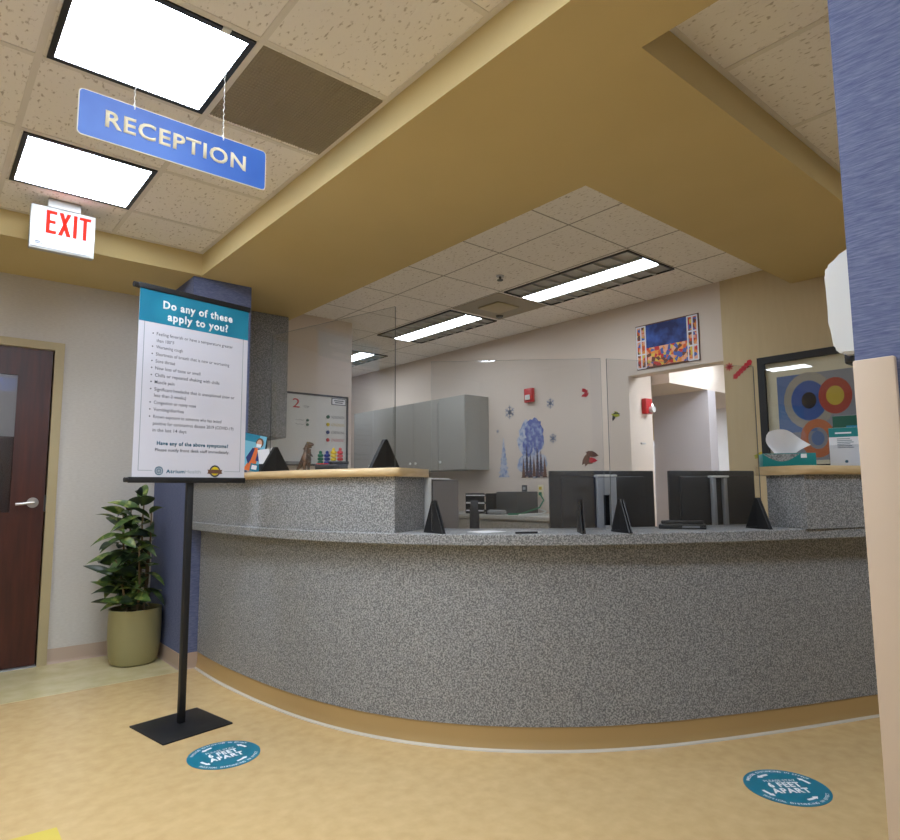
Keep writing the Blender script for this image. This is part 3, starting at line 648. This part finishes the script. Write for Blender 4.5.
for i, (c, s) in enumerate((('green', 'Room one'), ('yel', 'Room two'), ('navy', 'Waiting'), ('red', 'Lab list'))): 
    z = .455-.072*i
    b = bmesh.new(); tube(b, [(.11, -.013, z), (.11, -.02, z)], .017, 16); link('magnet', b, c, t)
    bm_ = bmesh.new()
    for r_ in range(3): pts_ = [(.145+.014*k, -.0128, z-.008+.009*r_+.004*math.sin(k*2.1+r_*1.7+i)) for k in range(11)]; tube(bm_, pts_, .0016, 4)
    link('handwriting', bm_, {0: 'ink', 1: 'ayel', 2: 'ink', 3: 'dred'}[i], t)
for z in (.41, .37):
    b = bmesh.new(); tube(b, [(-.10, -.013, z), (-.10, -.02, z)], .012, 12); link('magnet', b, 'green', t)
    bm_ = bmesh.new(); tube(bm_, [(-.22+.012*k, -.0128, z+.004*math.sin(k*2)) for k in range(8)], .0014, 4); link('handwriting', bm_, 'ink', t)
box('notice', .15, .295, -.016, -.0125, .575, .635, 'paper', t)
b = bmesh.new()
for q in ((.15, .295, .573, .579), (.15, .295, .631, .637), (.147, .153, .573, .637), (.292, .298, .573, .637)): bx(b, q[0], q[1], -.017, -.0125, q[2], q[3])
bx(b, .17, .275, -.0172, -.016, .61, .618); bx(b, .18, .265, -.0172, -.016, .592, .60); link('notice_border', b, 'ink', t)
# cabinets on the back wall
def knob(x, y, z, p):
    b = bmesh.new(); tube(b, [(x, y, z), (x-.012, y, z)], .006, 10); tube(b, [(x-.012, y, z), (x-.022, y, z)], .015, 14); link('knob', b, 'wplast', p, True)
def wall_cab(y0, y1, lab, doors, kn):
    t = thing('wall_cabinet', lab, 'cabinet', (4.8, y0, H+.20), 0, 'wall cabinets in the office'); w_ = y1-y0
    box('carcass', -.33, 0, .0, w_, 0, .80, 'lam2', t)
    for k, (a_, b_) in enumerate(doors):
        d = box('door', -.35, -.332, a_+.003, b_-.003, .003, .797, 'lam2', t)
        knob(-.35, kn[k], .09, d)
    return t
wall_cab(5.04, 5.49, 'narrow grey wall cabinet with exposed side, nearest the snow decals', ((0, .45),), (.40,))
wall_cab(5.495, 6.35, 'grey wall cabinet with paired knobs above the left ledge end', ((0, .445), (.445, .855)), (.395, .50))
wall_cab(6.355, 7.27, 'grey wall cabinet farthest back, beside the whiteboard wall', ((0, .455), (.455, .915)), (.40, .51))

t = thing('base_cabinet', 'grey base cabinet run under the back worktop in the office', 'cabinet', (4.5, 6, 0))
box('carcass', -.25, .29, -2.3, 2.3, .1, H-.29, 'lam2', t); box('plinth', -.2, .29, -2.3, 2.3, 0, .1, 'dgrey', t)
for k in range(5): box('door', -.27, -.252, -2.28+k*.915, -1.4+k*.915, .12, H-.31, 'lam2', t)
tp = box('worktop', 4.2, 4.8, 3.66, 8.3, H-.29, H-.25, 'lam2', bev=.004); tag(tp, 'grey worktop along the office back wall', 'worktop')
WT = H-.25
# letter tray, box, cables on the worktop
t = thing('letter_tray', 'black tiered letter tray with white papers on the back worktop', 'tray', (4.42, 4.72, WT))
b = bmesh.new()
for k in range(3): bx(b, -.12, .14, -.15, .15, .02+k*.075, .024+k*.075); bx(b, -.12, -.116, -.15, .15, .02+k*.075, .045+k*.075)
for sy in (-.15, .147): bx(b, -.12, .14, sy, sy+.004, 0, .2)
link('trays', b, 'blackp', t)
for k in range(3): box('paper_stack', -.14, .12, -.13, .12, .026+k*.075, .036+k*.075, 'paper', t, mtx=Matrix.Rotation(R(4*k-4), 4, 'Z'))
t = tag(box('storage_box', 4.42, 4.72, 4.27, 4.55, WT, WT+.215, 'dgrey', bev=.006), 'dark grey box on the back worktop beside the outlets', 'box')
t = tag(box('rolled_towel', 4.24, 4.32, 4.30, 4.50, WT, WT+.045, 'tboxg', bev=.018), 'crumpled grey bundle in front of the dark box', 'bundle')
t = thing('wall_outlet', 'dark wall outlet plate, left of the two above the worktop', 'outlet', (4.8, 4.52, H-.03))
box('plate', -.006, 0, -.036, .036, -.06, .06, 'dgrey', t, bev=.002); box('socket', -.012, -.006, -.016, .016, .012, .042, 'silver', t); box('socket', -.012, -.006, -.016, .016, -.042, -.012, 'silver', t)
t = thing('wall_outlet', 'ivory wall outlet plate with the green cable plugged in', 'outlet', (4.8, 4.30, H-.03))
box('plate', -.006, 0, -.036, .036, -.06, .06, 'signcream', t, bev=.002); box('socket', -.012, -.006, -.016, .016, .012, .042, 'ayel', t); box('socket', -.016, -.006, -.016, .016, -.042, -.012, 'cgreen', t)
b = bmesh.new(); tube(b, [(4.785, 4.30, H-.06), (4.77, 4.24, H-.12), (4.66, 4.20, H-.19), (4.50, 4.19, WT+.03), (4.40, 4.19, WT+.008), (4.28, 4.25, WT+.008)], .007, 8)
tag(link('network_cable', b, 'cgreen', None, True), 'green cable drooping from the ivory outlet to the worktop', 'cable')
b = bmesh.new(); tube(b, [(4.785, 4.52, H-.05), (4.76, 4.51, H-.12), (4.755, 4.44, H-.17), (4.76, 4.20, WT+.02), (4.6, 4.12, WT+.008), (4.3, 4.13, WT+.006)], .006, 8)
tag(link('power_cable', b, 'wplast', None, True), 'white cable running down behind the dark grey box', 'cable')

# ------------------------------------------------------------------ things on the back wall (x=4.8, faces -x)
def wl(y, z): return frame_m((4.7985, y, H+z), (0, -1, 0), (0, 0, 1))     # local x runs right in view
def wpoly(bm, y, z, P, mi=0, lift=0): m4 = wl(y, z); poly(bm, [m4@Vector((p[0], p[1], lift)) for p in P], m4.to_3x3()@Vector((0, 0, .0008)), mi)
def snow(y, z, r, lab):
    b = bmesh.new()
    for k in range(6):
        m4 = Matrix.Rotation(R(60*k), 4, 'Z')
        for P in ([(-.05*r, 0), (.05*r, 0), (.05*r, r), (-.05*r, r)], [(0, .45*r), (.32*r, .72*r), (.28*r, .80*r), (0, .60*r)], [(0, .60*r), (-.28*r, .80*r), (-.32*r, .72*r), (0, .45*r)], [(-.03*r, 0.1*r), (.03*r, .1*r), (.16*r, .3*r), (0, .45*r), (-.16*r, .3*r)]):
            wpoly(b, y, z, [tuple((m4@Vector((p[0], p[1], 0))).xy) for p in P])
    return tag(link('snowflake_decal', b, 'dgy'), lab, 'wall decal', 'snowflake wall decals')
snow(4.715, .80, .075, 'snowflake wall decal beside the grey wall cabinet'); snow(4.15, .835, .055, 'snowflake wall decal upper right of the blue mist decal')
snow(4.125, .485, .052, 'dark snowflake wall decal right of the blue mist decal'); snow(4.90, .61, .022, 'tiny pale snowflake wall decal left of the others')
rn = random.Random(3)
pr_ = random.Random(11)
def pine(b, y, z, hh, wd, mi, lift=0):
    n = 9; L_ = []; Rr = []
    for k in range(n):
        f = 1-k/n; L_ += [(-wd*f*pr_.uniform(.85, 1.1), hh*k/n), (-wd*f*.55, hh*(k+.75)/n)]; Rr += [(wd*f*pr_.uniform(.85, 1.1), hh*k/n), (wd*f*.55, hh*(k+.75)/n)]
    wpoly(b, y, z, Rr+[(0, hh)]+L_[::-1], mi, lift)
b = bmesh.new(); pine(b, 4.815, .115, .42, .085, 0); tag(link('tree_decal', b, 'frost'), 'frosty blue fir tree wall decal', 'wall decal')
b = bmesh.new()                                              # plain generic stand-in for a printed winter scene
rn = random.Random(3)
def blob(cy, cz, rx, rz_, mi, n=26, j=.16, lift=0): wpoly(b, cy, cz, [(rx*math.cos(2*math.pi*k/n)*(1+rn.uniform(-j, j)), rz_*math.sin(2*math.pi*k/n)*(1+rn.uniform(-j, j))) for k in range(n)], mi, lift)
blob(4.42, .50, .175, .20, 0); blob(4.41, .24, .19, .13, 0, lift=.0008); blob(4.38, .58, .12, .13, 1, lift=.0016); blob(4.32, .50, .07, .15, 2, lift=.0024); blob(4.46, .42, .07, .10, 1, lift=.0028)
for k in range(7): pine(b, 4.525-.048*k, .105+.01*(k % 2), .20+.06*((k*2) % 3), .034, 3 if k % 3 else 4, .0034+.0004*k)
tag(link('winter_decal', b, ['frost', 'violet', 'violet', 'dkpine', 'dbr']), 'large blue mist and dark pine wall decal', 'wall decal')
def patch(name, y, z, s, cols, lab, seed):
    q = random.Random(seed); bb = bmesh.new()
    for k in range(5):
        cx, cy_ = q.uniform(-.5, .5)*s, q.uniform(-.5, .5)*s; r_ = q.uniform(.25, .45)*s
        a_ = q.uniform(-.6, 1.2); wpoly(bb, y-cx*.6, z+cy_*.7, [(r_*u_*math.cos(a_)-r_*w_*math.sin(a_), r_*u_*math.sin(a_)+r_*w_*math.cos(a_)) for u_, w_ in ((-1.3, 0), (-.7, .35), (0, .5), (.7, .35), (1.4, 0), (.7, -.35), (0, -.5), (-.7, -.35))], k % len(cols), .0004*k)
    return tag(link(name, bb, cols), lab, 'wall decal')
patch('leaf_decal', 3.71, .89, .07, ['dred'], 'small red leaf shaped wall decal high on the cream wall', 1)
patch('leaf_decal', 3.40, .64, .085, ['dyg', 'adk'], 'yellow green leaf shaped wall decal beside the shield edge', 2)
patch('leaf_decal', 3.69, .28, .14, ['dbr', 'dbr', 'dred'], 'brown and red leaf cluster wall decal above the monitor', 4)
patch('leaf_decal', 2.12, .22, .08, ['dred', 'dyg', 'ayel'], 'small red and yellow flower wall decal above the right monitor', 6)
b = bmesh.new(); 
for k in range(8): 
    m4 = Matrix.Rotation(R(45*k), 4, 'Z'); wpoly(b, 2.325, .925, [tuple((m4@Vector((p[0], p[1], 0))).xy) for p in ((-.006, 0), (.006, 0), (.004, .032), (-.004, .032))])
for k in range(6): wpoly(b, 2.28-.022*k, .845+.018*k, [(-.02, -.018), (.012, -.022), (.022, .004), (.01, .022), (-.016, .016)], 0, .0003*k)
tag(link('splash_decal', b, 'dred'), 'red star and brush stroke wall decal on the tan wall', 'wall decal')
# red alarms
t = thing('fire_alarm', 'red fire alarm on the cream wall above the blue mist decal', 'fire alarm', (4.8, 4.41, H+.945))
box('body', -.045, 0, -.055, .055, -.075, .07, 'red', t, bev=.006); box('strobe', -.06, -.045, -.03, .03, -.05, .0, 'wplast', t, bev=.004)
t = thing('fire_alarm', 'red fire alarm with white strobe inside the doorway', 'fire alarm', (5.13, 3.30, H+.74))
box('body', -.05, .05, -.05, 0, -.07, .07, 'red', t, bev=.006); b = bmesh.new(); tube(b, [(.02, -.05, -.03), (.02, -.085, -.03)], .028, 14); link('strobe', b, 'wplast', t, True)
t = tag(box('coat_hook', 4.99, 5.05, 3.25, 3.30, H+.385, H+.40, 'silver', bev=.003), 'small metal hook on the stub wall inside the doorway', 'hook')
# poster above the doorway (generic stand-in)
t = thing('poster', 'colourful night sky poster with window panes above the doorway', 'poster', (4.798, 2.85, H+1.205))
box('sheet', -.004, 0, -.295, .295, -.19, .20, 'dbr', t); box('print_sky', -.006, -.004, -.20, .20, -.06, .19, 'night', t); box('print_crowd', -.0062, -.004, -.285, .285, -.175, -.01, 'crowd', t)
for s in (-1, 1):
    box('print_pane', -.0085, -.006, min(s*.20, s*.285), max(s*.20, s*.285), -.18, .19, 'crowd', t)
    b = bmesh.new()
    for q in (.197, .240, .283): bx(b, -.0105, -.0085, s*q-.006, s*q+.006, -.18, .19)
    for z in (-.18, -.06, .06, .185): bx(b, -.0103, -.0085, min(s*.20, s*.285), max(s*.20, s*.285), z-.006, z+.006)
    link('print_mullions', b, 'gwl', t)
# framed abstract print on the tan wall: generic coloured discs
t = thing('framed_print', 'black framed abstract print of coloured discs on the tan wall', 'picture', (4.8, 1.71, H+.525))
b = bmesh.new(); fw2, fh2 = .39, .425
for q in ((-fw2, fw2, fh2-.05, fh2), (-fw2, fw2, -fh2, -fh2+.05), (-fw2, -fw2+.05, -fh2+.05, fh2-.05), (fw2-.05, fw2, -fh2+.05, fh2-.05)): bx(b, -.035, 0, q[0], q[1], q[2], q[3])
link('frame', b, 'black', t); box('mat_board', -.008, 0, -.345, .345, -.38, .38, 'signcream', t)
box('glazing', -.018, -.016, -.345, .345, -.38, .38, 'glass', t)
b = bmesh.new(); am = frame_m((-.009, 0, -.01), (0, -1, 0), (0, 0, 1)) @ Matrix.Diagonal((.70, .84, 1, 1))        # local x -> right in view
def apoly(P, mi, l): poly(b, [am@Vector((p[0], p[1], l)) for p in P], mi=mi)
apoly([(-.38, -.40), (.38, -.40), (.38, .33), (-.38, .33)], 1, 0)
apoly([(-.38, -.16), (-.02, -.16), (-.02, .33), (-.38, .33)], 6, .0004)
def ad(cx, cy, r, r0, a0, a1, mi, l): disc(b, am@Matrix.Translation((cx, cy, l)), r, r0, 24, a0, a1, mi)
ad(-.08, .10, .24, .17, 0, 360, 7, .0008); ad(-.08, .10, .165, 0, 0, 360, 0, .0010); ad(-.08, .10, .07, 0, 0, 360, 5, .0014)
ad(.16, .12, .15, 0, 0, 360, 2, .0016); ad(.16, .12, .08, 0, 0, 360, 3, .0018)
ad(-.02, -.22, .16, .09, 0, 360, 4, .0020); ad(-.02, -.22, .06, 0, 0, 360, 6, .0020); ad(.22, -.2, .12, 0, 0, 360, 5, .0022); ad(.22, -.2, .05, 0, 0, 360, 3, .0024)
link('artwork', b, ['abl', 'agr', 'ared', 'ayel', 'aor', 'adk', 'alb', 'atn'], t)

# ------------------------------------------------------------------ items on the left ledge
def ang(x, y): return math.atan2(y, x)
t = thing('face_mask_leaflet', 'blue leaflet showing a masked figure on the left ledge', 'leaflet', (1.61, 3.87, LT+.02), ang(1.61, 3.87)-math.pi/2+R(6))
bl2 = Matrix.Rotation(R(11), 4, 'Y') @ Matrix.Rotation(R(-12), 4, 'X') @ Matrix.Diagonal((.8, 1, 1.0, 1))
box('sheet', -.09, .085, 0, .003, .0, .24, 'lteal', t, mtx=bl2)
b = bmesh.new()
def lp(P, mi, l): poly(b, [bl2@Vector((p[0], -.0006-l, p[1])) for p in P], mi=mi)
lp([(-.09, .19), (.03, .19), (.03, .24), (-.09, .24)], 0, 0)
lp([(-.05, .0), (.03, .0), (.05, .11), (.03, .155), (.0, .155), (-.01, .08)], 1, .0006); lp([(-.045, .08), (-.01, .15), (.01, .15), (-.005, .07), (-.02, .04)], 2, .001); lp([(.03, .07), (.075, .07), (.06, .14), (.035, .155)], 2, .001)
lp([(.075*.5+.03*math.cos(R(k*30)), .19+.034*math.sin(R(k*30))) for k in range(12)], 3, .0012)
lp([(.034+.021*math.cos(R(k*30)), .185+.028*math.sin(R(k*30))) for k in range(12)], 4, .0016); lp([(.016, .16), (.05, .16), (.054, .182), (.012, .182)], 5, .002)
lp([(.0, 0), (.085, 0), (.085, .05), (.0, .05)], 6, .0022); lp([(.01, .012), (.05, .012), (.05, .04), (.01, .04)], 5, .0026)
link('printed_figure', b, ['teal', 'orange', 'navy', 'hair', 'skin', 'wink', 'teal'], t)
t = thing('pamphlet_stack', 'white pamphlets leaning in a black holder behind the first foot', 'pamphlets', (1.70, 3.78, LT), ang(1.7, 3.7)-math.pi/2)
box('holder', -.06, .06, -.02, .05, 0, .06, 'blackp', t)
for k in range(3): box('pamphlet', -.05+.012*k, .045+.012*k, -.01+.016*k, -.004+.016*k, .02, .155-.008*k, 'paper', t, mtx=Matrix.Rotation(R(-8), 4, 'Y'))
# dinosaur-shaped figurine (skin modifier body)
def skin_v(name, V, E, parent, m):
    me = bpy.data.meshes.new(name); me.from_pydata([Vector(v[0]) for v in V], E, []); me.materials.append(M[m])
    o = bpy.data.objects.new(name, me); C.objects.link(o); o.parent = parent
    o.modifiers.new('s', 'SKIN'); 
    if not me.skin_vertices: return o
    for i, c in enumerate(V): me.skin_vertices[0].data[i].radius = (c[1], c[1])
    me.skin_vertices[0].data[0].use_root = True
    s = o.modifiers.new('u', 'SUBSURF'); s.levels = 2; s.render_levels = 2
    me2 = bpy.data.meshes.new_from_object(o.evaluated_get(bpy.context.evaluated_depsgraph_get()))
    for p in me2.polygons: p.use_smooth = True
    o.modifiers.clear(); o.data = me2; return o
t = thing('dinosaur_figurine', 'brown dinosaur figurine standing on the left ledge', 'figurine', (1.70, 3.285, LT), ang(1.70, 3.285)-math.pi/2-R(35))
V = [((0, 0, .085), .024), ((.004, 0, .115), .019), ((-.002, 0, .14), .014), ((.01, 0, .158), .015), ((.034, 0, .155), .011), ((.048, 0, .148), .007), ((-.02, 0, .06), .02), ((-.045, .0, .03), .012), ((-.065, 0, .008), .006), ((.006, .018, .055), .014), ((.0, .02, .028), .008), ((.002, .02, .007), .008), ((.018, .02, .005), .006), ((.006, -.018, .055), .014), ((.0, -.02, .028), .008), ((.002, -.02, .007), .008), ((.018, -.02, .005), .006), ((.022, .012, .095), .006), ((.034, .012, .085), .004), ((.022, -.012, .095), .006), ((.034, -.012, .085), .004), ((.036, 0, .138), .006)]
E = [(0, 1), (1, 2), (2, 3), (3, 4), (4, 5), (0, 6), (6, 7), (7, 8), (0, 9), (9, 10), (10, 11), (11, 12), (0, 13), (13, 14), (14, 15), (15, 16), (1, 17), (17, 18), (1, 19), (19, 20), (2, 21)]
skin_v('body', V, E, t, 'dino')
b = bmesh.new()
for s in (-1, 1): bmesh.ops.create_icosphere(b, subdivisions=1, radius=.003, matrix=Matrix.Translation((.018, s*.014, .163)))
link('eye', b, 'ayel', t)
t = thing('marker_caddy', 'black desk organizer on the left ledge in front of the whiteboard', 'organizer', (1.75, 3.083, LT), ang(1.75, 3.083)-math.pi/2)
box('tray', -.09, .085, -.04, .05, 0, .035, 'blackp', t, bev=.004); box('upper_tray', -.015, .09, -.035, .05, .035, .052, 'blackp', t, bev=.003); box('card', -.085, -.02, -.035, .03, .0355, .04, 'red', t)
for k, c in enumerate(('green', 'navy', 'yel', 'red')):
    lab = ('green', 'navy blue', 'yellow', 'red')[k]
    t = thing('beaded_marker', lab+' stacked bead marker standing in the black organizer', 'marker', (0, 0, 0), 0, 'bead markers in the black organizer')
    aa = ang(1.75, 3.083)-math.pi/2; q = Matrix.Rotation(aa, 3, 'Z')@Vector((-.062+.035*k, -.012, 0)); t.location = (1.75+q.x, 3.083+q.y, LT+.0355 if k < 2 else LT+.0525)
    for j in range(3):
        b = bmesh.new(); lathe(b, [(.008, -.009), (.015, -.006), (.0168, 0), (.015, .006), (.008, .009)], 14, (0, 0, .010+.019*j)); link('bead', b, c, t, True)
    b = bmesh.new(); lathe(b, [(.006, 0), (.009, .006), (.008, .014), (.003, .018)], 12, (0, 0, .056)); link('cap', b, c, t, True)

# ------------------------------------------------------------------ items on the right ledge
RT = H+.10
def ra(x, y): return ang(x, y)-math.pi/2
t = thing('tissue_box', 'teal tissue box with a white tissue on the right ledge', 'tissue box', (3.52, 1.425, RT), ra(3.52, 1.425)+R(10))
box('carton', -.125, .125, -.06, .06, 0, .07, 'tbox', t, bev=.002)
b = bmesh.new(); poly(b, [(-.120+.17*k/10, -.0612, .066-.038*math.sin(math.pi*k/10)) for k in range(11)]); link('pattern_panel', b, 'tboxg', t)
box('pattern_top', -.12, .06, -.055, .055, .0695, .0712, 'tboxg', t); box('price_tag', .055, .082, -.0615, -.0602, .045, .066, 'paper', t)
b = bmesh.new(); n, mrow = 18, 10; G = []
for i in range(n+1):
    u = i/n; row = []
    ht = .145*math.sin(math.pi*min(1, .28+u*.5))**.8*(1-.55*u**1.6); xt = -.085+.20*u; xb = -.055+.10*u
    for j in range(mrow+1):
        v = j/mrow; x = xb+(xt-xb)*v**1.3-.02*math.sin(math.pi*v)*(1-u); z = .068+ht*v**.85*(1 if u > .05 else .9)
        y = .02*math.sin(8*u+1.5*v)*(.4+v)+.015*math.sin(2.5*v+3*u)
        row.append(b.verts.new((x, y, z)))
    G.append(row)
for i in range(n):
    for j in range(mrow): b.faces.new((G[i][j], G[i+1][j], G[i+1][j+1], G[i][j+1]))
o = link('tissue', b, 'tissue', t, True)
def leaflet_rack(x, y, w_, h_, top, body, lab, tilt=-10, lines=True, rz=0):
    t = thing('leaflet_holder', lab, 'leaflets', (x, y, RT), ra(x, y)+rz, 'leaflets on the right ledge'); m4 = Matrix.Rotation(R(tilt), 4, 'X')
    box('leaflets', -w_/2, w_/2, -.006, .006, .004, h_, body, t, mtx=m4)
    box('leaflet_heading', -w_/2, w_/2, -.0075, -.006, h_*.76, h_-.001, top, t, mtx=m4)
    b = bmesh.new(); bx(b, -w_/2-.004, w_/2+.004, -.012, -.009, .0, h_*.55, 0, 0, m4); bx(b, -w_/2-.004, w_/2+.004, -.006, .05, 0, .003); link('clear_pocket', b, 'glass', t)
    if lines:
        b = bmesh.new()
        for k in range(6): bx(b, -w_*.25, w_*(.15+.1*((k*7) % 3)/2), -.0082, -.0062, h_*(.70-.045*k), h_*(.70-.045*k)+.004, 0, 0, m4)
        link('printed_lines', b, 'inkgrey', t)
        b = bmesh.new(); bx(b, -w_*.3, w_*.2, -.0088, -.0074, h_*.84, h_*.84+.008, 0, 0, m4); link('heading_lines', b, 'wink', t)
        b = bmesh.new(); tube(b, [(0, -.0066, h_*.13), (0, -.0074, h_*.13)], .008, 12); bmesh.ops.transform(b, matrix=m4, verts=b.verts); link('emblem', b, 'inkteal', t)
    return t
leaflet_rack(3.80, 1.235, .15, .215, 'tbox', 'paper', 'white leaflets with teal headings, frontmost on the right ledge')
leaflet_rack(3.94, 1.208, .12, .235, 'teal', 'teal', 'bright blue leaflets between the front leaflets and the beige guard')
leaflet_rack(4.05, 1.285, .17, .30, 'green', 'paper', 'white and green booklets standing tallest behind the blue leaflets', -4, False)

# ------------------------------------------------------------------ small things on the lower countertop
def ca(x, y): return ang(x, y)-math.pi/2
t = thing('ballpoint_pen', 'black pen lying on the countertop beside white paper', 'pen', (2.14, 2.0, SL+.005), ca(2.14, 2)+R(20))
b = bmesh.new(); tube(b, [(-.06, 0, 0), (.045, 0, 0)], .0045, 10); link('barrel', b, 'black', t); b = bmesh.new(); tube(b, [(.045, 0, 0), (.062, 0, 0)], .0035, 10); link('tip', b, 'wplast', t)
tag(box('paper_sheet', 2.02, 2.16, 2.16, 2.28, SL, SL+.002, 'paper'), 'white paper sheet on the countertop left of the pen', 'paper')
t = thing('desk_phone', 'flat black desk phone on the countertop before the right monitor', 'phone', (2.93, 1.70, SL), ca(2.93, 1.70))
box('body', -.11, .11, -.045, .06, 0, .022, 'blackp', t, bev=.004); box('handset', -.10, .10, -.01, .025, .022, .04, 'blackp', t, bev=.006); box('keypad', .0, .08, -.047, -.044, .006, .016, 'grey', t)
t = thing('file_holder', 'black upright file holder behind the countertop under the cabinet side', 'file holder', (2.27, 2.50, H-.40), ca(2.27, 2.5))
box('back_panel', -.022, .020, .03, .06, .0, .335, 'black', t, bev=.004); box('side_panel', -.026, -.020, -.05, .06, 0, .30, 'black', t); box('side_panel', .018, .024, -.05, .06, 0, .28, 'black', t); box('base', -.035, .035, -.06, .07, 0, .01, 'black', t)
